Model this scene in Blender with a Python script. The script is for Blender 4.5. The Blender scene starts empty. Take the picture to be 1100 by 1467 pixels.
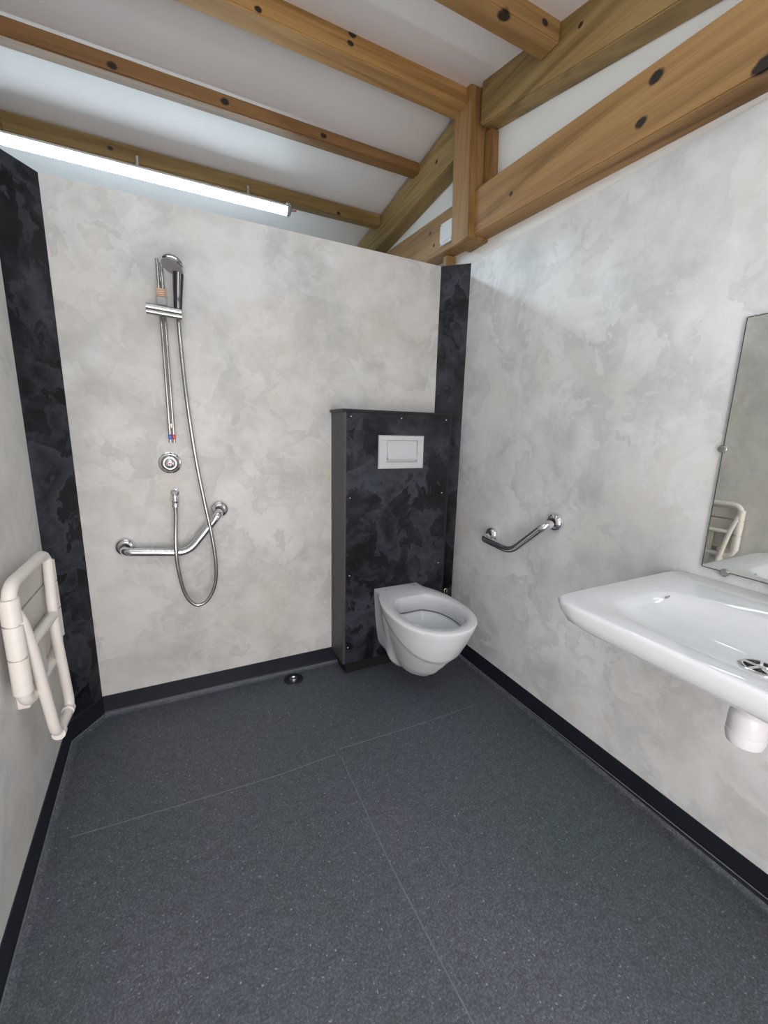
import bpy, bmesh, math
from mathutils import Vector, Matrix
C = bpy.context.scene.collection
SC = bpy.context.scene
pi = math.pi

# ------------------------------------------------------------------ camera, light, exposure
YAW, PITCH, ROLL, FPX = math.radians(26.303), math.radians(-11.303), math.radians(1.426), 588.2
CAM = Vector((-1.3064, -1.8701, 1.2037))
EXPOSURE = 0.0
LAMP_BACK = 46       # emission strength of the tube over the next cubicle
FILL_REAR = 30         # emission strength of the added, unseen fill tube behind the viewer
LAMP_FRONT = 10.5       # emission strength of the tube in this room
DAYLIGHT = 30        # watts of daylight through the open doorway
WORLD = 0.4

fw = Vector((math.sin(YAW) * math.cos(PITCH), math.cos(YAW) * math.cos(PITCH), math.sin(PITCH)))
rt = Vector((math.cos(YAW), -math.sin(YAW), 0)); up = rt.cross(fw)
r2 = math.cos(ROLL) * rt + math.sin(ROLL) * up
u2 = -math.sin(ROLL) * rt + math.cos(ROLL) * up
cd = bpy.data.cameras.new('camera'); cam = bpy.data.objects.new('camera', cd); C.objects.link(cam)
cd.sensor_fit = 'HORIZONTAL'; cd.sensor_width = 36.0; cd.lens = FPX / 1100 * 36.0; cd.clip_start = 0.02
M4 = Matrix.Identity(4)
for i in range(3):
    M4[i][0], M4[i][1], M4[i][2], M4[i][3] = r2[i], u2[i], -fw[i], CAM[i]
cam.matrix_world = M4
SC.camera = cam
SC.view_settings.view_transform = 'Standard'; SC.view_settings.look = 'None'
SC.view_settings.exposure = EXPOSURE; SC.view_settings.gamma = 1.0; SC.view_settings.use_curve_mapping = False
try:
    SC.cycles.use_denoising = True
    SC.cycles.max_bounces = 10; SC.cycles.diffuse_bounces = 6
    SC.cycles.sample_clamp_indirect = 6.0
except Exception:
    pass
w = bpy.data.worlds.new('world'); SC.world = w; w.use_nodes = True
w.node_tree.nodes['Background'].inputs[0].default_value = (0.75, 0.85, 1.0, 1)
w.node_tree.nodes['Background'].inputs[1].default_value = WORLD
ld = bpy.data.lights.new('doorway_daylight', 'AREA'); ld.shape = 'RECTANGLE'; ld.size = 0.75; ld.size_y = 1.5
ld.energy = DAYLIGHT; ld.color = (1.0, 0.925, 0.90)
lo = bpy.data.objects.new('doorway_daylight', ld); C.objects.link(lo)
lo.location = (-1.25, -2.60, 0.80); lo.rotation_euler = (math.radians(90), 0, 0)

# ------------------------------------------------------------------ helpers
class MB:
    def __init__(s): s.bm = bmesh.new()
    def verts(s, pts): return [s.bm.verts.new(p) for p in pts]
    def face(s, vs):
        try: return s.bm.faces.new(vs)
        except ValueError: return None
    def hexa(s, p):            # 8 points: bottom loop 0-3, top loop 4-7
        v = s.verts(p)
        for f in ((3,2,1,0),(4,5,6,7),(0,1,5,4),(1,2,6,5),(2,3,7,6),(3,0,4,7)): s.face([v[i] for i in f])
        return s
    def box(s, x0, x1, y0, y1, z0, z1, bevel=0.0, seg=2):
        b = bmesh.new()
        v = [b.verts.new(p) for p in ((x0,y0,z0),(x1,y0,z0),(x1,y1,z0),(x0,y1,z0),(x0,y0,z1),(x1,y0,z1),(x1,y1,z1),(x0,y1,z1))]
        for f in ((3,2,1,0),(4,5,6,7),(0,1,5,4),(1,2,6,5),(2,3,7,6),(3,0,4,7)): b.faces.new([v[i] for i in f])
        if bevel: bmesh.ops.bevel(b, geom=b.edges[:], offset=bevel, segments=seg, affect='EDGES', profile=0.5)
        s._merge(b); return s
    def _merge(s, b, M=None):
        me = bpy.data.meshes.new('t'); b.to_mesh(me); b.free()
        if M is not None: me.transform(M)
        s.bm.from_mesh(me); bpy.data.meshes.remove(me)
    def prism(s, poly, axis, a, b):      # polygon in the two other axes, extruded along axis
        def P(q, t):
            if axis == 'x': return (t, q[0], q[1])
            if axis == 'y': return (q[0], t, q[1])
            return (q[0], q[1], t)
        A = s.verts([P(q, a) for q in poly]); B = s.verts([P(q, b) for q in poly]); n = len(poly)
        s.face(A[::-1]); s.face(B)
        for i in range(n): s.face([A[i], A[(i+1) % n], B[(i+1) % n], B[i]])
        return s
    def tube(s, pts, r, n=14, cap=True, smooth_path=0, closed=False):
        pts = [Vector(p) for p in pts]
        if smooth_path: pts = fillet(pts, smooth_path, closed)
        rr = r if isinstance(r, (list, tuple)) else [r] * len(pts)
        m = len(pts); rings = []; up_ = None
        for i, p in enumerate(pts):
            if closed: t = (pts[(i+1) % m] - pts[i-1]).normalized()
            else: t = (pts[min(i+1, m-1)] - pts[max(i-1, 0)]).normalized()
            if up_ is None:
                a = Vector((0,0,1)) if abs(t.z) < .9 else Vector((1,0,0))
                up_ = (a - t * a.dot(t)).normalized()
            else: up_ = (up_ - t * up_.dot(t)).normalized()
            sd = t.cross(up_)
            rings.append(s.verts([p + rr[i] * (math.cos(2*pi*k/n) * up_ + math.sin(2*pi*k/n) * sd) for k in range(n)]))
        for i in range(m if closed else m-1):
            A, B = rings[i], rings[(i+1) % m]
            for k in range(n): s.face([A[k], A[(k+1) % n], B[(k+1) % n], B[k]])
        if cap and not closed: s.face(rings[0][::-1]); s.face(rings[-1])
        return s
    def lathe(s, prof, M, n=32):         # prof: (radius, height) along local z
        rings = []
        for r, hgt in prof:
            if r < 1e-6: rings.append(s.verts([M @ Vector((0,0,hgt))]))
            else: rings.append(s.verts([M @ Vector((r*math.cos(2*pi*k/n), r*math.sin(2*pi*k/n), hgt)) for k in range(n)]))
        for A, B in zip(rings, rings[1:]):
            if len(A) == 1 and len(B) == 1: continue
            for k in range(n):
                k2 = (k+1) % n
                if len(A) == 1: s.face([A[0], B[k2], B[k]])
                elif len(B) == 1: s.face([A[k], A[k2], B[0]])
                else: s.face([A[k], A[k2], B[k2], B[k]])
        return s
    def loft(s, loops, cap0=True, cap1=True):
        R = [s.verts(l) for l in loops]; n = len(R[0])
        for A, B in zip(R, R[1:]):
            for k in range(n): s.face([A[k], A[(k+1) % n], B[(k+1) % n], B[k]])
        if cap0: s.face(R[0][::-1])
        if cap1: s.face(R[-1])
        return s
    def build(s, name, mat, parent=None, loc=None, smooth=0, sub=0):
        """ONE mesh object; verts are given in world space; loc becomes the origin"""
        bmesh.ops.remove_doubles(s.bm, verts=s.bm.verts[:], dist=1e-6)
        bmesh.ops.recalc_face_normals(s.bm, faces=s.bm.faces[:])
        if loc is None: loc = parent_world(parent) if parent else Vector((0,0,0))
        loc = Vector(loc)
        me = bpy.data.meshes.new(name); s.bm.to_mesh(me); s.bm.free()
        me.transform(Matrix.Translation(-loc))
        me.materials.append(mat)
        o = bpy.data.objects.new(name, me); C.objects.link(o)
        if parent:
            o.parent = parent; o.location = loc - parent_world(parent)
        else: o.location = loc
        if smooth:
            for p in me.polygons: p.use_smooth = True
            me.set_sharp_from_angle(angle=math.radians(smooth))
        if sub:
            md = o.modifiers.new('sub', 'SUBSURF'); md.levels = sub; md.render_levels = sub
        return o

def parent_world(o):
    v = Vector((0,0,0))
    while o: v += Vector(o.location); o = o.parent
    return v
def fillet(pts, rad, closed=False, n=7):
    out = []; m = len(pts)
    for i, p in enumerate(pts):
        if not closed and i in (0, m-1): out.append(p); continue
        a, b = pts[i-1], pts[(i+1) % m]
        d1, d2 = (a-p), (b-p); r = min(rad, d1.length*.48, d2.length*.48)
        s_, e_ = p + d1.normalized()*r, p + d2.normalized()*r
        for k in range(n+1):
            t = k/n; out.append((1-t)**2*s_ + 2*t*(1-t)*p + t*t*e_)
    return out
def spline(pts, n=8):
    P = [Vector(p) for p in pts]; P = [2*P[0]-P[1]] + P + [2*P[-1]-P[-2]]; out = []
    for i in range(1, len(P)-2):
        for k in range(n):
            t = k/n; a, b, c, d = P[i-1], P[i], P[i+1], P[i+2]
            out.append(.5*((2*b) + (c-a)*t + (2*a-5*b+4*c-d)*t*t + (3*b-a-3*c+d)*t**3))
    out.append(P[-2]); return out
def frame(o, z, x=None):
    z = Vector(z).normalized(); x = Vector(x) if x else (Vector((0,0,1)) if abs(z.z) < .9 else Vector((1,0,0)))
    x = (x - z*x.dot(z)).normalized(); y = z.cross(x); m = Matrix.Identity(4)
    for i in range(3): m[i][0], m[i][1], m[i][2], m[i][3] = x[i], y[i], z[i], o[i]
    return m
def tag(o, label, cat, group=None):
    o['label'] = label; o['category'] = cat
    if group: o['group'] = group
    return o
def thing(name, loc, label, cat, group=None):
    o = bpy.data.objects.new(name, None); C.objects.link(o); o.location = loc; o.empty_display_size = .05
    return tag(o, label, cat, group)
def struct(o): o['kind'] = 'structure'; return o

# ------------------------------------------------------------------ materials
def mat(name):
    m = bpy.data.materials.new(name); m.use_nodes = True
    return m, m.node_tree.nodes, m.node_tree.links, m.node_tree.nodes['Principled BSDF']
def plain(name, col, rough=.5, metal=0.0, noise=0.0, scale=20, bump=0.0, coat=0.0):
    m, N, L, b = mat(name)
    b.inputs['Roughness'].default_value = rough; b.inputs['Metallic'].default_value = metal
    b.inputs['Coat Weight'].default_value = coat
    t = N.new('ShaderNodeTexCoord'); nz = N.new('ShaderNodeTexNoise'); nz.inputs['Scale'].default_value = scale
    nz.inputs['Detail'].default_value = 4; L.new(t.outputs['Object'], nz.inputs['Vector'])
    rp = N.new('ShaderNodeValToRGB'); e = rp.color_ramp.elements
    e[0].position = .3; e[1].position = .7
    e[0].color = tuple(c*(1-noise) for c in col) + (1,); e[1].color = tuple(min(1, c*(1+noise)) for c in col) + (1,)
    L.new(nz.outputs['Fac'], rp.inputs['Fac']); L.new(rp.outputs['Color'], b.inputs['Base Color'])
    if bump:
        bp = N.new('ShaderNodeBump'); bp.inputs['Strength'].default_value = bump; bp.inputs['Distance'].default_value = .002
        L.new(nz.outputs['Fac'], bp.inputs['Height']); L.new(bp.outputs['Normal'], b.inputs['Normal'])
    return m
def ramp(N, pts):
    r = N.new('ShaderNodeValToRGB'); e = r.color_ramp.elements
    while len(e) < len(pts): e.new(.5)
    for k, (p, c) in enumerate(pts):
        e[k].position = p; e[k].color = tuple(c) + (1,) if len(c) == 3 else c
    return r
def noise(N, L, vec, scale, detail=5, dist=0.0, rough=.55):
    n = N.new('ShaderNodeTexNoise'); n.inputs['Scale'].default_value = scale; n.inputs['Detail'].default_value = detail
    n.inputs['Distortion'].default_value = dist; n.inputs['Roughness'].default_value = rough
    L.new(vec, n.inputs['Vector']); return n.outputs['Fac']
def mixc(N, L, fac, a, b, mode='MIX'):
    x = N.new('ShaderNodeMix'); x.data_type = 'RGBA'; x.blend_type = mode
    for sock, v in ((x.inputs[0], fac), (x.inputs[6], a), (x.inputs[7], b)):
        if hasattr(v, 'default_value') or hasattr(v, 'is_linked'): L.new(v, sock)
        else: sock.default_value = v if isinstance(v, (int, float)) else (tuple(v) + (1,))
    return x.outputs[2]
def mapping(N, L, scale=(1,1,1), loc=(0,0,0), coord='Object'):
    t = N.new('ShaderNodeTexCoord'); mp = N.new('ShaderNodeMapping')
    mp.inputs['Scale'].default_value = scale; mp.inputs['Location'].default_value = loc
    L.new(t.outputs[coord], mp.inputs['Vector']); return mp.outputs['Vector']

def marble(name, base, light, dark, warm, off, rough, scale=1.0, kd=.55, kl=.5, kw=.5):
    """polished-plaster look: soft clouds plus torn, flaky patches with one crisp edge"""
    m, N, L, b = mat(name)
    def V(i): return mapping(N, L, (scale,)*3, (off[0]+3.1*i, off[1]+1.7*i, off[2]+2.3*i))
    def sc(o, k):
        x = N.new('ShaderNodeMath'); x.operation = 'MULTIPLY'; L.new(o, x.inputs[0])
        if isinstance(k, float): x.inputs[1].default_value = k
        else: L.new(k, x.inputs[1])
        return x.outputs[0]
    K = (0,0,0); O = (1,1,1)
    c1 = ramp(N, [(.36, dark), (.50, base), (.64, light)]); L.new(noise(N, L, V(0), 3.4, 7, .35, .62), c1.inputs['Fac'])
    wf = ramp(N, [(.46, K), (.62, O)]); L.new(noise(N, L, V(1), 3.0, 4, .3), wf.inputs['Fac'])
    col = mixc(N, L, sc(wf.outputs['Color'], kw), c1.outputs['Color'], warm)
    for i, (sc_, thr, tone, k) in enumerate(((3.6, .50, dark, kd), (6.5, .52, dark, kd*.8), (4.6, .51, light, kl), (8.0, .53, light, kl*.7))):
        p = ramp(N, [(thr-.006, K), (thr+.008, O), (thr+.15, K)]); L.new(noise(N, L, V(2+i), sc_, 9, .45, .58), p.inputs['Fac'])
        pr = ramp(N, [(.42, K), (.58, O)]); L.new(noise(N, L, V(8+i), 2.6, 3, .2), pr.inputs['Fac'])
        col = mixc(N, L, sc(sc(p.outputs['Color'], pr.outputs['Color']), k), col, tone)
    L.new(col, b.inputs['Base Color']); b.inputs['Roughness'].default_value = rough
    return m

M = {}
M['marble_l'] = marble('pale_marble_left', (.725,.715,.695), (.79,.785,.765), (.580,.580,.565), (.705,.665,.61), (3,1,2), .42)  # same panel as the other walls; this wall's brightness lightens its colour
M['marble_b'] = marble('pale_marble_back', (.570,.565,.552), (.645,.640,.630), (.430,.425,.412), (.570,.530,.480), (0,0,0), .42, kd=.62, kw=.65)  # darker copy of that panel, toned down where the lamps fall brightest
M['marble_r'] = marble('pale_marble_right', (.650,.658,.655), (.735,.750,.755), (.490,.505,.510), (.635,.615,.575), (7,4,1), .35, kd=.65, kw=.6)  # lighter copy of that panel, brightness of the right wall put into it
M['dark_marble'] = marble('black_marble', (.009,.0105,.016), (.046,.052,.067), (.002,.002,.004), (.019,.019,.026), (2,5,3), .36, 1.15, kd=1.0, kl=.9, kw=.4)
M['dark_marble'].node_tree.nodes['Principled BSDF'].inputs['Specular IOR Level'].default_value = .3
M['white'] = plain('white_board', (.84,.84,.81), .6, noise=.02, scale=3)
M['ceil'] = plain('ceiling_board', (.80,.75,.73), .55, noise=.02, scale=2)
M['porcelain'] = plain('white_porcelain', (.68,.70,.735), .08, noise=.01, coat=.3)
M['rim_shade'] = plain('shadow_gap', (.10,.10,.10), .5)  # painted shade for the undercut below the toilet rim
M['dark_chrome'] = plain('dark_chrome', (.10,.10,.11), .15, 1.0)
M['flush_white'] = plain('flush_plate_white', (.52,.52,.55), .3, noise=.01)
M['chrome'] = plain('chrome', (.80,.80,.82), .10, 1.0, noise=.02)
M['steel'] = plain('brushed_steel', (.45,.44,.42), .26, 1.0, noise=.05, scale=60)
M['grey_face'] = plain('grey_plastic_face', (.30,.29,.29), .5, noise=.05)
M['white_plastic'] = plain('white_plastic', (.72,.72,.74), .3, noise=.01)
M['cream'] = plain('cream_plastic', (.78,.74,.69), .38, noise=.02)
M['slat'] = plain('pale_slat', (.62,.59,.55), .45, noise=.03)
M['vinyl'] = plain('navy_skirting_vinyl', (.0085,.011,.018), .42, noise=.12, scale=8)
M['weld'] = plain('weld_bead', (.135,.155,.175), .5, noise=.2, scale=60)
M['black_edge'] = plain('black_edge', (.006,.006,.008), .4)
M['box_side'] = plain('charcoal_panel', (.055,.052,.052), .5, noise=.12, scale=14)
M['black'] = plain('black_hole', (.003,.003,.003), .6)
M['peach'] = plain('peach_band', (.70,.47,.33), .5)
M['red'] = plain('red_marker', (.55,.06,.05), .35)
M['blue'] = plain('blue_marker', (.04,.12,.50), .35)
M['brass'] = plain('brass_valve', (.72,.62,.42), .25, 1.0)
M['water'] = plain('bowl_water', (.70,.74,.73), .03)
M['ink'] = plain('grey_ink', (.35,.35,.37), .6)
# floor
m, N, L, b = mat('speckled_safety_vinyl')
v = mapping(N, L)
c = ramp(N, [(.32, (.070,.092,.104)), (.52, (.084,.094,.116)), (.72, (.100,.106,.130))]); L.new(noise(N, L, v, 1.7, 4, .3), c.inputs['Fac'])
s1 = ramp(N, [(.36, (.58,.58,.58)), (.52, (.92,.92,.92)), (.64, (1.65,1.65,1.66))]); L.new(noise(N, L, v, 170, 4, .2, .85), s1.inputs['Fac'])
s2 = ramp(N, [(.38, (.84,.84,.84)), (.60, (1.14,1.14,1.14))]); L.new(noise(N, L, v, 38, 5, .2, .7), s2.inputs['Fac'])
s3 = ramp(N, [(.66, (0,0,0)), (.72, (1,1,1))]); L.new(noise(N, L, v, 120, 2, 0, .5), s3.inputs['Fac'])
col = mixc(N, L, 1.0, c.outputs['Color'], s1.outputs['Color'], 'MULTIPLY')
col = mixc(N, L, 1.0, col, s2.outputs['Color'], 'MULTIPLY')
L.new(mixc(N, L, s3.outputs['Color'], col, (.27,.29,.32)), b.inputs['Base Color'])
b.inputs['Roughness'].default_value = .55
bp = N.new('ShaderNodeBump'); bp.inputs['Strength'].default_value = .5; bp.inputs['Distance'].default_value = .001
L.new(s1.outputs['Color'], bp.inputs['Height']); L.new(bp.outputs['Normal'], b.inputs['Normal']); M['floor'] = m
# mirror
m, N, L, b = mat('mirror_glass'); b.inputs['Base Color'].default_value = (.80,.82,.77,1); b.inputs['Metallic'].default_value = 1; b.inputs['Roughness'].default_value = .01
M['mirror'] = m
# lamp diffuser
def lamp_mat(name, strength, tone=(.80,.92,1.0)):
    m, N, L, b = mat(name); b.inputs['Base Color'].default_value = (.9,.9,.9,1)
    b.inputs['Emission Color'].default_value = tuple(tone) + (1,); b.inputs['Emission Strength'].default_value = strength
    return m
M['lamp_back'] = lamp_mat('lit_tube_back', LAMP_BACK, (.70,.88,1.0)); M['lamp_front'] = lamp_mat('lit_tube_front', LAMP_FRONT); M['fill_rear'] = lamp_mat('fill_tube_rear', FILL_REAR)

def wood(name, grain, tint=(1,1,1), knots=(), seed=0.0, stops=None):
    """softwood: grain runs along axis index `grain` of object space; knots = (local position, radius)"""
    m, N, L, b = mat(name)
    sc = [16.0]*3; sc[grain] = .9
    v = mapping(N, L, tuple(sc), (seed, seed*1.7, seed*.6))
    sc2 = [3.2]*3; sc2[grain] = .5
    v2 = mapping(N, L, tuple(sc2), (seed*2, seed, seed))
    stops = stops or [(.30, (.165,.086,.026)), (.48, (.300,.168,.058)), (.62, (.365,.218,.084)), (.75, (.245,.128,.042))]
    c1 = ramp(N, [(p, tuple(c_*t_ for c_, t_ in zip(c_0, tint))) for p, c_0 in stops])
    L.new(noise(N, L, v, 1.0, 6, 1.2, .6), c1.inputs['Fac'])
    c2 = ramp(N, [(.3, (.72,.68,.60)), (.5, (1,1,1)), (.72, (1.12,1.12,1.15))]); L.new(noise(N, L, v2, 1.0, 3, .8), c2.inputs['Fac'])
    col = mixc(N, L, 1.0, c1.outputs['Color'], c2.outputs['Color'], 'MULTIPLY')
    for (kp, kr) in knots:
        t = N.new('ShaderNodeTexCoord'); sub = N.new('ShaderNodeVectorMath'); sub.operation = 'SUBTRACT'
        L.new(t.outputs['Object'], sub.inputs[0]); sub.inputs[1].default_value = kp
        s_ = [1.0]*3; s_[grain] = .75
        mu = N.new('ShaderNodeVectorMath'); mu.operation = 'MULTIPLY'; L.new(sub.outputs[0], mu.inputs[0]); mu.inputs[1].default_value = s_
        ln = N.new('ShaderNodeVectorMath'); ln.operation = 'LENGTH'; L.new(mu.outputs[0], ln.inputs[0])
        ad = N.new('ShaderNodeMath'); ad.operation = 'MULTIPLY_ADD'; L.new(noise(N, L, mapping(N, L, (60,60,60)), 1.0, 2), ad.inputs[0])
        ad.inputs[1].default_value = kr*.5; L.new(ln.outputs['Value'], ad.inputs[2])
        rr = N.new('ShaderNodeMapRange'); L.new(ad.outputs[0], rr.inputs[0])
        rr.inputs[1].default_value = kr*1.0; rr.inputs[2].default_value = kr*1.35; rr.inputs[3].default_value = 1; rr.inputs[4].default_value = 0
        col = mixc(N, L, rr.outputs[0], col, (.016,.008,.004))
    L.new(col, b.inputs['Base Color']); b.inputs['Roughness'].default_value = .55
    return m

# ------------------------------------------------------------------ setting
H, HB = 1.9962, .089
XL, SL = -1.7640, .0409
def lx(y): return XL - SL*y          # left wall plane x at depth y (y negative)
YF = -2.62
XB, YB, CC = -1.6657, -.1336, .1027

fl = struct(MB().box(-3.2, .1, YF-.1, 1.6, -.05, 0).build('floor', M['floor'])); 
def seam(pts, wd=.0017):
    b_ = MB()
    for (a, c_) in zip(pts, pts[1:]):
        a, c_ = Vector(a + (0,)), Vector(c_ + (0,)); d = (c_-a).normalized(); n = Vector((-d.y, d.x, 0))*wd
        b_.hexa([a+n+Vector((0,0,-.001)), a-n+Vector((0,0,-.001)), c_-n+Vector((0,0,-.001)), c_+n+Vector((0,0,-.001)),
                 a+n+Vector((0,0,.0008)), a-n+Vector((0,0,.0008)), c_-n+Vector((0,0,.0008)), c_+n+Vector((0,0,.0008))])
    b_.build('weld_seam', M['weld'], fl)
seam([(-1.675,-.576), (-1.30,-.597), (-1.068,-.606), (-.86,-.600)])
seam([(-.837,-.581), (-.62,-.587), (-.454,-.591), (-.20,-.586)])
seam([(-.842,-.625), (-.850,-1.047), (-.838,-1.40), (-.83,-2.55)])

# ceiling: two boards pitched from the ridge
def czb(y): return 2.632 - .1106*(y-.014)
def czf(y): return 2.655 + .212*(y+.2)
ry = -.09
struct(MB().prism([(YF-.1, czf(YF-.1)), (ry, 2.668), (1.6, czb(1.6)), (1.6, czb(1.6)+.06), (ry, 2.74), (YF-.1, czf(YF-.1)+.06)], 'x', -3.2, .1).build('ceiling', M['ceil']))
# right gable wall (white board) and the marble panel on it
struct(MB().prism([(YF, 0), (1.6, 0), (1.6, czb(1.6)), (ry, 2.67), (YF, czf(YF))], 'x', .012, .1).build('wall_gable', M['white']))
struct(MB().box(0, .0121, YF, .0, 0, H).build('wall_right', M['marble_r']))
# back partition and left partition
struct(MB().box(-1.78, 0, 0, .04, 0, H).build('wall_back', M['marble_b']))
lw = MB(); a0, a1 = (lx(0), 0), (lx(YF), YF)
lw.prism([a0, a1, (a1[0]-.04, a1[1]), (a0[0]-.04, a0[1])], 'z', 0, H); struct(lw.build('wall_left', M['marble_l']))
# front wall with an open doorway
struct(MB().box(-3.2, -1.64, YF-.1, YF, 0, 2.10).box(-.85, .1, YF-.1, YF, 0, 2.10).box(-1.64, -.85, YF-.1, YF, 1.98, 2.10).build('wall_front', M['white']))
# far boundaries of the roof space, hidden behind the partitions
struct(MB().box(-3.2, .1, 1.6, 1.66, 0, 2.46).build('wall_outer', M['white']))
struct(MB().prism([(YF-.1, 0), (1.6, 0), (1.6, czb(1.6)), (ry, 2.67), (YF-.1, czf(YF-.1))], 'x', -3.26, -3.2).build('wall_far_left', M['white']))
# dark corner boxings
struct(MB().prism([(XB, 0), (lx(YB), YB), (lx(YB)-.001, YB+.02), (XB-.02, .001)], 'z', 0, H).build('trim_1', M['dark_marble']))
struct(MB().prism([(-CC, 0), (0, -CC), (.001, -CC+.02), (-CC+.02, .001)], 'z', 0, H).build('trim_2', M['dark_marble']))

# coved skirting: polyline on the wall, inward offset
def skirting(name, line, rise=None, top=HB):
    """line: floor points along the wall, room side on the right of the walking direction"""
    arc = lambda t: (.003 + .022*(1-math.cos(t)), .022*(1-math.sin(t)) + .0006)
    prof = [(0.0, top), (.0025, top-.0015), (.003, top-.01), (.003, .022), arc(.28), arc(.56)]
    cove = [arc(.56), arc(.8), arc(1.05), arc(1.3), arc(pi/2)]
    pts = [Vector(p + (0,)) for p in line]; n = len(pts); offs = []
    for i in range(n):
        ns = []
        if i > 0: d = (pts[i]-pts[i-1]).normalized(); ns.append(Vector((d.y, -d.x, 0)))
        if i < n-1: d = (pts[i+1]-pts[i]).normalized(); ns.append(Vector((d.y, -d.x, 0)))
        if len(ns) == 2: q = ns[0]+ns[1]; q = q / (q.dot(ns[0]))
        else: q = ns[0]
        offs.append(q)
    b_ = MB(); R = []
    for p, q in zip(pts, offs): R.append(b_.verts([p - q*.001] + [p + q*o_ + Vector((0,0,z_)) for o_, z_ in prof] ))
    for A, B in zip(R, R[1:]):
        for k in range(len(A)-1): b_.face([A[k], A[k+1], B[k+1], B[k]])
        b_.face([A[-1], A[0], B[0], B[-1]])
    b_.face(R[0]); b_.face(R[-1][::-1])
    o = struct(b_.build(name, M['vinyl'], smooth=40))
    rise = rise or [.0]*n
    b_ = MB(); R = [b_.verts([p - q*.001 + Vector((0,0,arc(.56)[1]))] + [p + q*o_ + Vector((0,0,z_)) for o_, z_ in cove] + [p - q*.001 + Vector((0,0,.0003))]) for p, q in zip(pts, offs)]
    for A, B in zip(R, R[1:]):
        for k in range(len(A)): k2 = (k+1) % len(A); b_.face([A[k], A[k2], B[k2], B[k]])
    b_.face(R[0]); b_.face(R[-1][::-1])
    b_.build('floor_cove', M['floor'], o, smooth=40)
    # weld bead where the skirting meets the floor sheet
    MB().tube([p + q*.0075 + Vector((0,0,.0110+r_)) for p, q, r_ in zip(pts, offs, rise)], .0019, 6).build('weld_bead', M['weld'], o)
    return o
skirting('baseboard_left', [(lx(YF), YF), (lx(YB), YB), (XB, 0)])
skirting('baseboard_back', [(XB, 0), (-.630, 0)])
skirting('baseboard_right', [(-CC, 0), (0, -CC), (0, -.42), (0, -1.0), (0, -1.8), (0, YF)], [0, 0, 0, .010, .02, .02])

# ------------------------------------------------------------------ timber roof frame
W_PUR = [(.30, (.120,.055,.018)), (.48, (.215,.105,.034)), (.62, (.265,.140,.050)), (.75, (.170,.080,.026))]
W_RAF = [(.30, (.150,.090,.024)), (.48, (.250,.160,.050)), (.62, (.330,.215,.080)), (.75, (.190,.112,.032))]
def wbeam(name, pts8, grain, label, tint=(1,1,1), knots=(), seed=0.0, stops=None, bevel=.004):
    c_ = sum((Vector(p) for p in pts8), Vector())/8
    b_ = MB(); b_.hexa([Vector(p) for p in pts8])
    if bevel: bmesh.ops.bevel(b_.bm, geom=b_.bm.edges[:], offset=bevel, segments=2, affect='EDGES')
    kn = [(tuple(Vector(k)-c_), r_) for k, r_ in knots]
    o = b_.build(name, wood('wood_' + str(seed), grain, tint, kn, seed, stops), loc=c_)
    return tag(o, label, 'beam')
XR = -.07
def purlin(name, y0, y1, zl, zr, ta, tb, label, **k):
    # zl/zr: underside height at far left and at the gable; tl/tr: top heights
    x0, x1 = -3.19, XR
    return wbeam(name, [(x0,y0,zl),(x1,y0,zr),(x1,y1,zr),(x0,y1,zl),(x0,y0,ta),(x1,y0,ta),(x1,y1,tb),(x0,y1,tb)], 0, label, **k)
ridge = purlin('ridge_beam', -.13, -.042, 2.588, 2.586, czf(-.13)-.001, 2.645, 'thick golden ridge beam running to the top of the upright post',
       knots=[((-.628,-.13,2.655), .012), ((-.636,-.13,2.625), .010), ((-.972,-.13,2.60), .010)], seed=1.3, tint=(1.3,1.25,1.15))
purlin('roof_purlin', .31, .37, 2.528, 2.548, czb(.31)+.001, czb(.37)+.001, 'reddish brown roof beam between the ridge beam and the lit strip light', stops=W_PUR,
       knots=[((-1.45,.31,2.56), .014), ((-1.04,.31,2.57), .014), ((-.60,.31,2.57), .012)], seed=2.9)
purlin('roof_purlin', .79, .85, 2.458, 2.480, czb(.79)+.001, czb(.85)+.001, 'brown roof beam right above the lit strip light', stops=W_RAF,
       knots=[((-1.52,.79,2.51), .010), ((-.35,.79,2.49), .010)], seed=4.1)
purlin('roof_purlin', -.615, -.535, 2.498, 2.498, czf(-.615)+.001, czf(-.535)+.001, 'knotted roof beam end at the top edge, resting on the right rafter',
       knots=[((-.30,-.60,2.50), .018), ((-.14,-.615,2.53), .011)], seed=5.5)
def yline(name, ya, yb, xa, xb, zlo, zhi, label, **k):
    return wbeam(name, [(xa,ya,zlo(ya)),(xb,ya,zlo(ya)),(xb,yb,zlo(yb)),(xa,yb,zlo(yb)),(xa,ya,zhi(ya)),(xb,ya,zhi(ya)),(xb,yb,zhi(yb)),(xa,yb,zhi(yb))], 1, label, **k)
GX = .013
yline('sloping_rafter', -.034, 1.58, XR, GX, lambda y: 2.450 - .101*(y+.02), lambda y: czb(y)-.002,
      'olive brown sloping rafter descending behind the shower partition to the left of the post', stops=W_RAF, knots=[((-.07,.14,2.52), .010)], seed=6.2)
yline('sloping_rafter', YF+.02, -.20, XR, GX, lambda y: 2.476 + .214*(y+.257), lambda y: czf(y)-.002,
      'wide sloping rafter to the right of the post carrying the stubby beam end', stops=W_RAF, knots=[((-.07,-.70,2.49), .008)], seed=7.7)
tlo = lambda y: 2.066 + .0465*(y+.196); thi = lambda y: 2.252 + .050*(y+.199)
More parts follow.
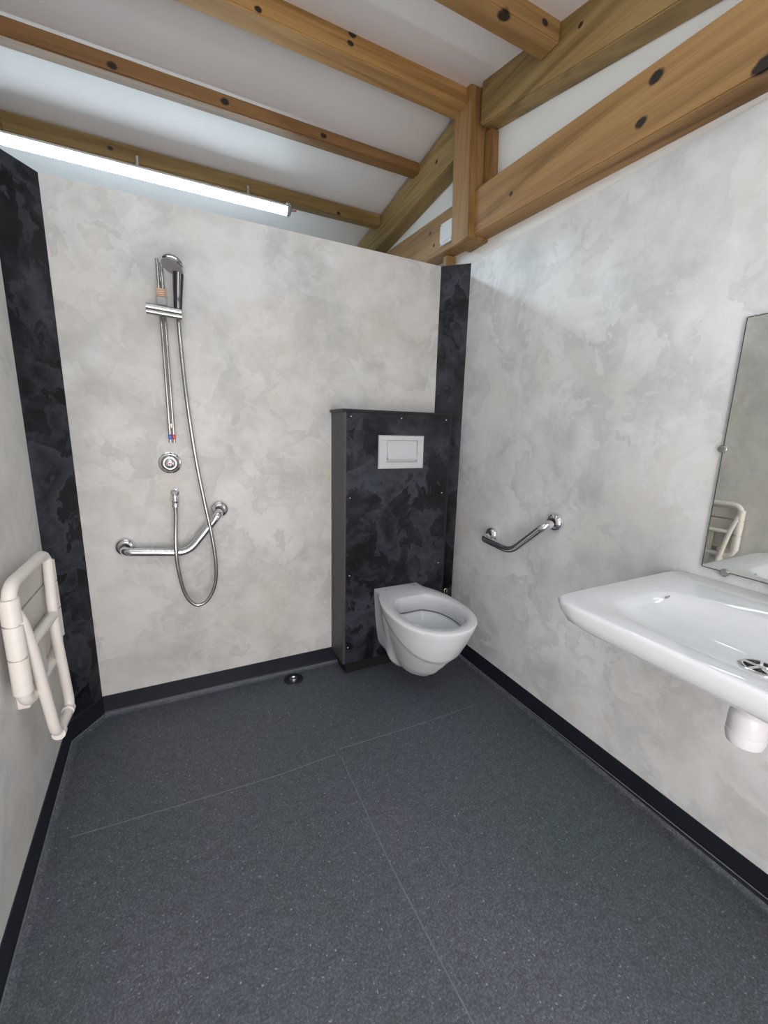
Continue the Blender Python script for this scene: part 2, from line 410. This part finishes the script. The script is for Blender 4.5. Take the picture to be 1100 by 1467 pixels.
yline('tie_beam', YF+.02, 1.58, XR, GX, tlo, thi, 'wide golden horizontal beam with dark knots along the top of the right wall',
      knots=[((-.07,-.985,2.171), .017), ((-.07,-.956,2.079), .014), ((-.07,-1.244,2.032), .019), ((-.07,-.43,2.13), .008), ((-.07,.17,2.21), .009), ((-.07,.13,2.14), .008)], seed=8.4, tint=(1.05,1.03,1.0))
tag(wbeam('upright_post', [(-.10,-.205,2.052),(GX,-.205,2.052),(GX,-.075,2.052),(-.10,-.075,2.052),
                       (-.10,-.165,2.666),(GX,-.165,2.666),(GX,-.035,2.666),(-.10,-.035,2.666)], 2,
      'upright timber post standing in the corner between the two sloping rafters', seed=9.1, tint=(.95,.92,.88)), 'upright timber post standing in the corner between the two sloping rafters', 'post')
tag(wbeam('backing_post', [(-.030,-.245,2.256),(GX,-.245,2.256),(GX,-.196,2.256),(-.030,-.196,2.256),
                       (-.030,-.230,2.478),(GX,-.230,2.478),(GX,-.182,2.486),(-.030,-.182,2.486)], 2,
      'slim brown post tucked behind the right side of the upright post', seed=10.7, tint=(.72,.66,.6)), 'slim brown post tucked behind the right side of the upright post', 'post')
tag(wbeam('timber_stud', [(-.045,.042,1.7),(GX,.042,1.7),(GX,.078,1.7),(-.045,.078,1.7),(-.045,.042,2.073),(GX,.042,2.073),(GX,.078,2.073),(-.045,.078,2.073)], 2,
      'short timber stud under the post, just above the dark corner strip', seed=11.9), 'short timber stud under the post, just above the dark corner strip', 'post')
# white plate on the tie beam
pt = thing('blanking_plate', (-.07, .013, 2.16), 'small white screwed plate on the golden beam left of the post', 'plate')
pz = lambda y, t: 2.155 + .05*y + t
b_ = MB(); ya, yb = -.040, .064
b_.hexa([(-.0785,ya,pz(ya,-.049)),(-.069,ya,pz(ya,-.049)),(-.069,yb,pz(yb,-.049)),(-.0785,yb,pz(yb,-.049)),(-.0785,ya,pz(ya,.049)),(-.069,ya,pz(ya,.049)),(-.069,yb,pz(yb,.049)),(-.0785,yb,pz(yb,.049))])
bmesh.ops.bevel(b_.bm, geom=b_.bm.edges[:], offset=.0015, segments=2, affect='EDGES'); b_.build('plate', M['white_plastic'], pt)
for yy, t in ((.057,-.042), (.057,.042), (-.033,-.042)):
    MB().lathe([(0,.0012),(.0035,.001),(.004,0)], frame((-.0785,yy,pz(yy,t)), (-1,0,0)), 12).build('screw', M['steel'], pt)
MB().box(-.0789,-.0784,-.015,.035,2.118,2.1205).build('ink_line', M['ink'], pt)

# ------------------------------------------------------------------ strip lights
def strip_light(name, y, z, x0, x1, mt, label, ztop, yb_):
    t = thing(name, ((x0+x1)/2, y, z), label, 'light')
    for xc in (x1-.22, (x0+x1)/2, x0+.22):
        MB().box(xc-.006, xc+.006, y-.002, yb_, z+.0125, ztop, .001).build('mounting_clip', M['steel'], t)
    MB().prism([(y + .030*math.sin(a), z - .030*math.cos(a)) for a in [pi*(-.5 + k/16) for k in range(17)]], 'x', x0+.002, x1-.002).build('diffuser', mt, t, smooth=40)
    MB().prism([(y-.0305, z+.0003), (y+.0305, z+.0003), (y+.0305, z+.006), (y+.024, z+.013), (y-.024, z+.013), (y-.0305, z+.006)], 'x', x0+.002, x1-.002).build('housing', M['white_plastic'], t)
    for xe, s_ in ((x1, 1), (x0, -1)):
        MB().lathe([(.0325,-.012),(.0325,.006),(.024,.012),(.008,.013),(.008,.026),(0,.027)], frame((xe, y, z), (s_,0,0)), 20).build('end_cap', M['grey_face'], t, smooth=40)
    MB().tube([(x1+.026, y, z), (x1+.045, y, z+.004)], .005, 8).build('cable_gland', M['red'], t)
strip_light('strip_light', .757, 2.425, -2.15, -.665, M['lamp_back'], 'long lit strip light above the shower partition', 2.492, .7905)
strip_light('strip_light', -.575, 2.455, -2.25, -.76, M['lamp_front'], 'lit strip light overhead under the beam on the viewer side', 2.4985, -.563)

strip_light('strip_light', -2.05, 2.17, -1.62, -.42, M['fill_rear'], 'added fill strip light behind the viewer, out of view', czf(-2.05)-.003, -2.038)  # fill tube added out of view to even the light on the walls

# ------------------------------------------------------------------ cistern boxing
bx0, bx1, byf, bzt, bzb = -.668, -.106, -.168, 1.277, .082
bx = thing('cistern_boxing', (-.39, -.08, 0), 'tall black marbled cistern boxing behind the toilet', 'cistern box')
MB().box(bx0+.012, bx1-.012, byf, byf+.012, bzb, bzt, .0008).build('front_panel', M['dark_marble'], bx)
for xa, xb in ((bx0, bx0+.012), (bx1-.012, bx1)):  # right panel painted black for the shade in the gap beside it
    MB().box(xa, xb, byf+.001, -.0005, bzb, bzt).build('side_panel', M['box_side' if xa < -.5 else 'black_edge'], bx)['label'] = 'plain dark side panel'
MB().box(bx0-.008, bx1+.004, byf-.004, -.0005, bzt, bzt+.012, .001).build('top_ledge', M['black_edge'], bx)
MB().box(bx0+.03, bx1-.02, -.125, -.0005, .002, bzb).build('plinth', M['black'], bx)  # recessed plinth, its black painted for the shade under the boxing
for (sx, sz) in [(-.635,1.258),(-.386,1.258),(-.140,1.258),(-.637,.899),(-.636,.530),(-.641,.165),(-.145,.901),(-.145,.534),(-.145,.165)]:
    MB().lathe([(0,.0022),(.003,.002),(.0042,0)], frame((sx, byf-.0001, sz), (0,-1,0)), 12).build('screw_cap', M['steel'], bx, smooth=60)
# flush plate
fp = thing('flush_plate', (-.385, byf, 1.105), 'white rectangular flush plate with one wide button on the black boxing', 'flush plate')
x0, x1, z0, z1 = -.503, -.267, 1.028, 1.180; y0 = byf-.011
b_ = MB(); ix0, ix1, iz0, iz1 = -.463, -.303, 1.058, 1.158
O = [(x0,y0+.004,z0),(x1,y0+.004,z0),(x1,y0+.004,z1),(x0,y0+.004,z1)]
loops = [[(x0,byf-.0002,z0),(x1,byf-.0002,z0),(x1,byf-.0002,z1),(x0,byf-.0002,z1)], O,
         [(x0+.004,y0,z0+.004),(x1-.004,y0,z0+.004),(x1-.004,y0,z1-.004),(x0+.004,y0,z1-.004)],
         [(ix0,y0,iz0),(ix1,y0,iz0),(ix1,y0,iz1),(ix0,y0,iz1)], [(ix0,y0+.009,iz0),(ix1,y0+.009,iz0),(ix1,y0+.009,iz1),(ix0,y0+.009,iz1)]]
b_.loft(loops); b_.build('frame', M['flush_white'], fp)
b_ = MB()   # rocking button: tilted face with a rounded lip at the bottom
pr = [(y0+.0085, iz1-.003), (y0+.002, iz1-.003), (y0+.0015, iz0+.042), (y0-.003, iz0+.026), (y0-.010, iz0+.015), (y0-.008, iz0+.010), (y0+.003, iz0+.009), (y0+.0085, iz0+.009)]
b_.prism(pr, 'x', ix0+.0025, ix1-.0025); b_.build('flush_button', M['flush_white'], fp, smooth=50)
# small isolating valve beside the boxing
iv = thing('isolating_valve', (-.040, -.11, .33), 'tiny brass isolating valve in the gap behind the toilet bowl', 'valve')
MB().tube([(-.052,-.105,.285),(-.052,-.105,.352),(-.036,-.105,.352),(-.036,-.105,.332)], .0042, 8, smooth_path=.008).build('valve_body', M['brass'], iv, smooth=50)
MB().box(-.058,-.030,-.107,-.075,.310,.320,.002).build('mounting_tab', M['brass'], iv)

# ------------------------------------------------------------------ toilet
tl = thing('toilet', (-.39, byf, .45), 'white wall hung toilet without a seat under the flush plate', 'toilet')
TX, TYB, ZR = -.39, byf - .0004, .4506
def interp(tab, t):
    for (a, va), (c_, vc) in zip(tab, tab[1:]):
        if t <= c_: k = (t-a)/(c_-a); return va + (vc-va)*k
    return tab[-1][1]
def smooth_(t): t = max(0, min(1, t)); return t*t*(3-2*t)
ZT = [.056,.060,.068,.082] + [.10+.0125*k for k in range(26)] + [.425,.437,.446,ZR]
yfront = [(.056,-.345),(.060,-.385),(.068,-.418),(.082,-.450),(.10,-.478),(.155,-.538),(.225,-.592),(.295,-.640),(.36,-.676),(.415,-.700),(.44,-.710),(.446,-.710),(.46,-.705)]
bowl_a = [(.056,.03),(.060,.046),(.068,.060),(.082,.073),(.10,.085),(.155,.108),(.225,.130),(.295,.150),(.36,.166),(.415,.178),(.44,.184),(.446,.184),(.46,.179)]
bowl_c = [(.056,-.335),(.10,-.355),(.155,-.375),(.225,-.40),(.295,-.43),(.36,-.452),(.415,-.466),(.46,-.472)]
mount_w = [(.056,.060),(.075,.078),(.10,.092),(.125,.099),(.20,.108),(.30,.117),(.38,.123),(.43,.126),(.46,.124)]
mount_e = [(.056,-.285),(.10,-.285),(.20,-.262),(.30,-.235),(.40,-.205),(.46,-.19)]
def hw(y, z):
    a, yc, yf = interp(bowl_a, z), interp(bowl_c, z), interp(yfront, z)
    bf = yc - yf; bb = .21 + .10*smooth_((z-.2)/.25)
    d = (yc - y)/bf if y < yc else (y-yc)/bb
    ex = 2.25
    bowl = a*max(0, 1-abs(d)**ex)**(1/ex) if abs(d) < 1 else 0
    wd, e = interp(mount_w, z), interp(mount_e, z)
    mt = wd*(1 - smooth_((e-y)/.10)) if y < e else wd
    k = .012
    return math.log(math.exp(bowl/k)+math.exp(mt/k))*k if y > yf+1e-6 else 0
def level(z, n=26, inset=0.0):
    yf = interp(yfront, z); R = []
    for i in range(n+1):
        s_ = math.sin(pi/2*i/n); y = TYB + (yf-TYB)*s_
        wv = hw(y, z) - .0083 if i < n else 0
        wv = max(wv, 0)
        zc = .398 - .42*(-.36 - y)
        wv -= .014*smooth_((zc - z)/.022)*smooth_((-.30 - y)/.05)*min(1, wv/.03)
        wv = max(wv, 0)
        if i == n: wv = 0
        R.append((wv, y))
    def up(y):
        low = .094 + .030*smooth_((y+.31)/.07)
        return z if z > .3 else .3 - (.3-z)*(.3-low)/.244
    right = [(TX+wv, y, up(y)) for wv, y in R]; left = [(TX-wv, y, up(y)) for wv, y in R[-2::-1]]
    return right + left
b_ = MB(); lv = [level(z) for z in ZT]; n_l = len(lv[0])
# bottom closing loops
cb = [(TX + (p[0]-TX)*.5, -.27 + (p[1]+.27)*.6 if p[1] < -.27 else p[1], p[2]-.002) for p in lv[0]]
# rim top: inner opening, arranged to match the outer loop by angle
def oval(a, bk, ft, yc, z, ref):
    out = []
    for p in ref:
        t = math.atan2(p[0]-TX, -(p[1]-yc))
        c_, s_ = math.cos(t), math.sin(t); bb = ft if c_ > 0 else bk; e = 2.15
        r_ = 1/((abs(c_)/bb)**e + (abs(s_)/a)**e)**(1/e)
        out.append((TX + r_*s_, yc - r_*c_, z))
    return out
rimref = lv[-1]; yc = -.478
def towards(loop, tgt, k, dz): return [(p[0]+(q[0]-p[0])*k, p[1]+(q[1]-p[1])*k, p[2]+dz) for p, q in zip(loop, tgt)]
inner = oval(.136, .172, .182, yc, ZR, rimref)
loops = [cb] + lv[:-1]
top = [ (p[0], p[1], ZR-.002) for p in rimref]
loops += [towards(top, inner, .03, 0), towards(rimref, inner, .09, 0.0), towards(rimref, inner, .5, .0015), towards(rimref, inner, .93, 0.0),
          [(p[0],p[1],ZR-.004) for p in inner], oval(.134,.170,.180,yc,ZR-.02,rimref), oval(.133,.168,.178,yc,.378,rimref), oval(.136,.171,.181,yc,.374,rimref),
          oval(.143,.179,.188,yc,.372,rimref), oval(.145,.181,.188,yc,.364,rimref), oval(.138,.172,.180,yc,.354,rimref), oval(.124,.156,.160,yc,.325,rimref), oval(.103,.133,.133,yc+.01,.28,rimref), oval(.075,.10,.09,yc+.03,.24,rimref), oval(.045,.06,.05,yc+.05,.20,rimref)]
b_.loft(loops); b_.build('bowl', M['porcelain'], tl, smooth=55)
b_ = MB(); b_.loft([oval(.141,.177,.186,yc,.3675,rimref), oval(.141,.177,.186,yc,.3655,rimref), oval(.1435,.1795,.187,yc,.3655,rimref), oval(.1435,.1795,.187,yc,.3675,rimref)], False, False)
b_.build('rim_gap_shade', M['rim_shade'], tl)['label'] = 'painted shade in the gap under the rim'
b_ = MB(); q = oval(.088,.115,.108,yc+.02,.262,rimref); b_.face(b_.verts(q)); b_.build('water', M['water'], tl)
for sx in (-.078, .078):
    MB().lathe([(0,.0004),(.006,.0004),(.0062,0)], frame((TX+sx,-.212,ZR+.0013), (0,0,1)), 14).build('fixing_hole', M['grey_face'], tl)

# ------------------------------------------------------------------ grab rails
def grab_rail(y_axis, pts, ends, flange_n, label, r=.0165):
    g = thing('grab_rail', pts[len(pts)//2], label, 'grab rail', 'angled chrome grab rails')
    MB().tube(pts, r, 18, smooth_path=.045).build('rail', M['chrome'], g, smooth=50)
    for e in ends:
        MB().lathe([(.037,0),(.0375,.004),(.036,.012),(.030,.020),(.022,.024),(.019,.025)], frame(e, flange_n), 28).build('flange', M['chrome'], g, smooth=50)
    return g
grab_rail('x', [(-1.530,-.002,.719),(-1.530,-.062,.715),(-1.306,-.065,.690),(-1.180,-.062,.842),(-1.176,-.002,.850)],
          [(-1.530,-.0005,.722),(-1.174,-.0005,.853)], (0,-1,0), 'angled chrome grab rail behind the shower hose')
grab_rail('y', [(-.002,-.401,.726),(-.058,-.401,.716),(-.060,-.588,.705),(-.058,-.752,.851),(-.002,-.757,.864)],
          [(-.0005,-.401,.728),(-.0005,-.757,.866)], (-1,0,0), 'angled chrome grab rail on the right wall between toilet and basin')

# ------------------------------------------------------------------ shower
sx = -1.334
sr = thing('shower_rail', (sx, 0, 1.45), 'upright twin rod chrome shower rail on the pale back wall', 'shower rail')
for dx, zt_ in ((-.0065, 1.785), (.0065, 1.775)):
    MB().tube([(sx+dx,-.050,1.135),(sx+dx,-.050,zt_)], .0055, 10).build('rod', M['steel'], sr, smooth=50)
for z_ in (1.20, 1.72):
    MB().tube([(sx,-.0005,z_),(sx,-.046,z_)], .007, 10).build('wall_bracket', M['steel'], sr, smooth=50)
MB().box(sx-.017, sx+.017, -.090, -.036, 1.622, 1.652, .004).build('clamp', M['grey_face'], sr)
for z_ in (1.662, 1.669, 1.676, 1.683):
    MB().tube([(sx+.0150*math.cos(2*pi*k/18), -.05+.0095*math.sin(2*pi*k/18), z_) for k in range(18)], .0033, 8, closed=True).build('band', M['peach'], sr, smooth=50)
MB().tube([(sx-.050,-.1025,1.609),(sx+.062,-.1025,1.603)], .0125, 18).tube([(sx-.050,-.1005,1.594),(sx+.062,-.1005,1.588)], .0095, 14).build('holder', M['steel'], sr, smooth=40)
for x_, mt in ((sx-.0065, 'blue'), (sx+.0065, 'red')):
    MB().box(x_-.0065, x_+.0065, -.0595, -.0405, 1.147, 1.166, .004).build('marker', M[mt], sr)['label'] = mt + ' half of the end collar'
hs = thing('hand_shower', (sx+.05, -.09, 1.62), 'chrome hand shower with round grey face held at the rail top', 'shower head')
hb, ht = Vector((-1.283,-.076,1.600)), Vector((-1.274,-.100,1.738))
MB().tube(spline([hb, Vector((-1.282,-.080,1.63)), Vector((-1.279,-.086,1.675)), ht], 6), [.012,.0125,.013,.0135,.0135,.014,.014,.0145,.015,.015,.015,.0155,.016,.0165,.017,.0175,.018,.018,.018][:19], 16).build('handle', M['dark_chrome'], hs, smooth=50)
hc = Vector((-1.291,-.116,1.752)); hn = Vector((-.36,-.34,-.87)).normalized()
MB().lathe([(0,-.030),(.016,-.029),(.030,-.022),(.039,-.010),(.0415,0),(.0405,.004),(.036,.006)], frame(hc, hn), 32).build('head', M['chrome'], hs, smooth=50)
MB().lathe([(.0362,.0055),(.036,.0075),(0,.0085)], frame(hc, hn), 32).build('spray_face', M['grey_face'], hs, smooth=50)
ho = thing('shower_hose', (-1.27, -.05, .9), 'ribbed metal shower hose looping over the grab rail', 'hose')
hp = [(-1.283,-.076,1.600),(-1.283,-.080,1.55),(-1.281,-.085,1.46),(-1.273,-.096,1.28),(-1.257,-.100,1.08),(-1.236,-.102,.91),(-1.215,-.104,.76),(-1.206,-.102,.63),(-1.217,-.098,.54),(-1.252,-.094,.478),(-1.296,-.092,.472),(-1.330,-.094,.53),(-1.347,-.100,.64),(-1.349,-.098,.74),(-1.342,-.072,.84),(-1.340,-.055,.895)]
path = spline(hp, 14)
MB().tube(path, [.0072 + .0006*(k % 2) for k in range(len(path))], 10).build('hose', M['steel'], ho, smooth=60)
MB().lathe([(.0085,0),(.014,.002),(.0145,.014),(.012,.016),(.0135,.018),(.0135,.030),(.009,.033)], frame((-1.340,-.055,.880), (0,0,1)), 16).build('hose_nut', M['chrome'], ho, smooth=40)
oe = thing('hose_outlet', (-1.340, 0, .92), 'small chrome outlet elbow on the wall at the hose end', 'outlet')
MB().tube([(-1.340,-.0005,.932),(-1.340,-.055,.932),(-1.340,-.055,.906)], .0095, 14, smooth_path=.014).build('elbow', M['chrome'], oe, smooth=50)
MB().lathe([(.017,0),(.016,.004),(.011,.006)], frame((-1.340,-.0005,.932), (0,-1,0)), 20).build('collar', M['chrome'], oe, smooth=50)
sv = thing('shower_valve', (-1.349, 0, 1.05), 'round chrome shower valve below the rail', 'shower valve')
F = frame((-1.349,-.0005,1.052), (0,-1,0))
MB().lathe([(.042,0),(.042,.003),(.038,.006),(.033,.007)], F, 36).build('escutcheon', M['chrome'], sv, smooth=50)
MB().lathe([(.033,.006),(.033,.014),(.030,.020),(.023,.022),(.020,.0215)], F, 36).build('dial_ring', M['steel'], sv, smooth=50)
MB().lathe([(.020,.020),(.020,.034),(.017,.040),(.008,.043),(0,.0435)], F, 28).build('push_knob', M['chrome'], sv, smooth=50)
MB().lathe([(0,.0448),(.0045,.0443),(.005,.043)], F, 14).build('red_dot', M['red'], sv)

# ------------------------------------------------------------------ floor drain
dr = thing('floor_drain', (-.885, -.062, 0), 'round floor drain with a chrome screw by the back wall', 'drain')
F = frame((-.885,-.068,.001), (0,0,1))
MB().lathe([(.046,-.0005),(.045,.002),(.040,.0028),(.022,.0020),(.0195,.0012)], F, 36).build('ring', M['vinyl'], dr, smooth=50)
MB().lathe([(.0195,.0010),(.018,.0068),(.0125,.0074),(.0115,.002)], F, 28).build('rim', M['chrome'], dr, smooth=50)
MB().lathe([(.0118,.0021),(0,.0021)], F, 20).build('well', M['black'], dr)
MB().lathe([(.006,.0022),(.0055,.0052),(0,.006)], F, 16).build('screw', M['chrome'], dr, smooth=50)

# ------------------------------------------------------------------ basin
bs = thing('wash_basin', (0, -1.535, .82), 'white wall hung wash basin with a shallow bowl', 'basin')
BY, BYH, BXD, ZB = -1.535, .327, .530, .820
NB = 96
def bas(xb, xf, hy, z, e=7.0, cx=None, bow=0.0):
    """rounded outline between x=xb (wall side) and x=xf (room side)"""
    cx = (xb+xf)/2; hx = abs(xf-xb)/2; out = []
    for k in range(NB):
        t = 2*pi*k/NB; c_, s_ = math.cos(t), math.sin(t)
        r_ = 1/((abs(c_)/hx)**e + (abs(s_)/hy)**e)**(1/e)
        x = cx - r_*c_; y = BY + r_*s_
        if c_ > 0: x -= bow*(1-(abs(y-BY)/hy)**2)
        out.append((x, y, z))
    return out
loops = [bas(-.0004,-.30,.20,.690,4), bas(-.0004,-.40,.27,.712,5), bas(-.0004,-.47,.298,.742,6,bow=-.004), bas(-.0004,-.500,.306,.758,9,bow=-.008), bas(-.0004,-.514,.312,.770,12,bow=-.008),
         bas(-.0004,-.524,.320,.790,14,bow=-.008), bas(-.0004,-.528,.325,.808,14,bow=-.008), bas(-.0004,-.5285,.3255,.815,14,bow=-.008), bas(-.001,-.526,.323,.819,14,bow=-.008), bas(-.002,-.522,.319,ZB,14,bow=-.008),
         bas(-.09,-.490,.28,ZB-.001,8), bas(-.170,-.468,.245,ZB-.002,5), bas(-.176,-.462,.239,ZB-.005,4.5), bas(-.181,-.452,.229,ZB-.016,4.0), bas(-.192,-.430,.205,ZB-.036,3.4), bas(-.215,-.395,.16,ZB-.052,2.8), bas(-.245,-.355,.09,ZB-.060,2.3), bas(-.268,-.332,.032,ZB-.0625,2.0)]
b_ = MB(); b_.loft(loops); b_.build('bowl', M['porcelain'], bs, smooth=60)
# overflow slot at the left end of the bowl
MB().box(-.238,-.212,-1.3155,-1.312,ZB-.015,ZB-.009,.0016).build('overflow_slot', M['grey_face'], bs)
F = frame((-.300, BY-.004, ZB-.0622), (0,0,1))
b_ = MB(); b_.lathe([(.035,.0),(.035,.002),(.031,.0035),(.027,.0025),(.027,.0)], F, 36)
b_.lathe([(0,.0038),(.009,.0034),(.0095,.0)], F, 16)
for k in range(5):
    a = 2*pi*k/5 + .3; d = Vector((math.cos(a), math.sin(a), 0)); o_ = F @ Vector((0,0,0))
    b_.tube([o_ + d*.008 + Vector((0,0,.0018)), o_ + d*.029 + Vector((0,0,.0018))], .0033, 8)
b_.build('waste_grate', M['chrome'], bs, smooth=40)
MB().lathe([(.027,.0004),(0,.0004)], F, 24).build('waste_hole', M['black'], bs)
bt = thing('bottle_trap', (-.30, BY, .62), 'white plastic bottle trap under the wash basin', 'trap')
F = frame((-.30, BY-.004, .582), (0,0,1))
MB().lathe([(.022,.104),(.022,.085),(.027,.082),(.0325,.074),(.0335,.064),(.0335,.038),(.0325,.035)], F, 32).build('trap_body', M['white_plastic'], bt, smooth=40)
MB().lathe([(.0325,.035),(.0340,.0335),(.0340,.022),(.030,.008),(.018,.001),(0,0)], F, 32).build('trap_cup', M['white_plastic'], bt, smooth=40)
MB().tube([(-.30, BY-.004, .635), (-.0005, BY-.004, .637)], .016, 16).build('waste_pipe', M['white_plastic'], bt, smooth=50)

# ------------------------------------------------------------------ mirror
mr = thing('wall_mirror', (0, -1.5, 1.17), 'frameless rectangular mirror held by chrome clips above the basin', 'mirror')
my0, my1, mz0, mz1 = -1.735, -1.275, .851, 1.502
MB().box(-.012, -.007, my0, my1, mz0, mz1, .0012, 1).build('glass', M['mirror'], mr)
b_ = MB()
for (ya, yb, za, zb) in ((my1, my1+.0014, mz0, mz1), (my0-.0014, my0, mz0, mz1), (my0, my1, mz1, mz1+.0014), (my0, my1, mz0-.0014, mz0)):
    b_.box(-.0115, -.0072, ya, yb, za, zb)
b_.build('edge', plain('dark_glass_edge', (.06,.075,.07), .3), mr)
for y_, z_, dy, dz in ((my1, 1.176, 1, 0), (my0, 1.176, -1, 0), (-1.330, mz0, 0, -1), (-1.440, mz0, 0, -1), (-1.60, mz0, 0, -1)):
    c_ = Vector((0, y_ + dy*.006, z_ + dz*.006))
    b_ = MB(); b_.lathe([(.008,.0005),(.008,.012)], frame((c_.x,c_.y,c_.z), (-1,0,0)), 16)
    b_.lathe([(.0105,.0122),(.0105,.0145),(.008,.0175),(0,.018)], frame((c_.x, c_.y-dy*.004, c_.z-dz*.004), (-1,0,0)), 18)
    b_.build('clip', M['steel'], mr, smooth=40)

# ------------------------------------------------------------------ folded shower seat on the left wall
ss = thing('folding_shower_seat', (-1.735, -.5, .55), 'cream fold-up shower seat folded flat on the left wall', 'shower seat')
XF = -1.700
ya, yb, zt, zb = -.652, -.335, .812, .495
MB().tube([(XF,ya,zb),(XF,ya,zt),(XF,yb,zt),(XF,yb,zb)], .0155, 14, smooth_path=.055, closed=True).build('seat_frame', M['cream'], ss, smooth=50)
SZ = [(.745,.790), (.640,.741), (.545,.636)]
for (z0, z1) in [(.722,.785), (.634,.716), (.536,.628)]:
    s_ = MB().box(XF-.020, XF-.006, ya+.01, yb-.01, z0, z1, .004).build('slat', M['slat'], ss)
    for y_ in (ya, yb):
        MB().tube([(XF,y_,z0),(XF,y_,z1)], .0205, 14).build('sleeve', M['cream'], s_, smooth=50)
# folding U leg
MB().tube([(XF+.004,-.648,.755),(XF+.014,-.640,.72),(XF+.018,-.618,.645),(XF+.028,-.566,.335),(XF+.030,-.415,.325),(XF+.022,-.432,.610),(XF+.016,-.395,.705),(XF+.006,-.347,.790)], .0135, 12, smooth_path=.045).build('leg', M['cream'], ss, smooth=50)
MB().tube([(XF+.018,-.618,.645),(XF+.022,-.430,.642)], .0125, 12).build('crossbar', M['cream'], ss, smooth=50)
for y_ in (-.545, -.436):
    MB().tube([(XF+.029,y_-.011,.331),(XF+.029,y_+.011,.330)], .0165, 12).build('foot_pad', M['cream'], ss, smooth=50)
MB().box(XF+.002, XF+.012, -.535, -.495, .40, .645, .003).build('strut', M['slat'], ss)
for y_ in (-.57, -.395):
    MB().box(lx(y_)+.0005, XF-.012, y_-.016, y_+.016, .45, .535, .004).build('wall_bracket', M['cream'], ss)
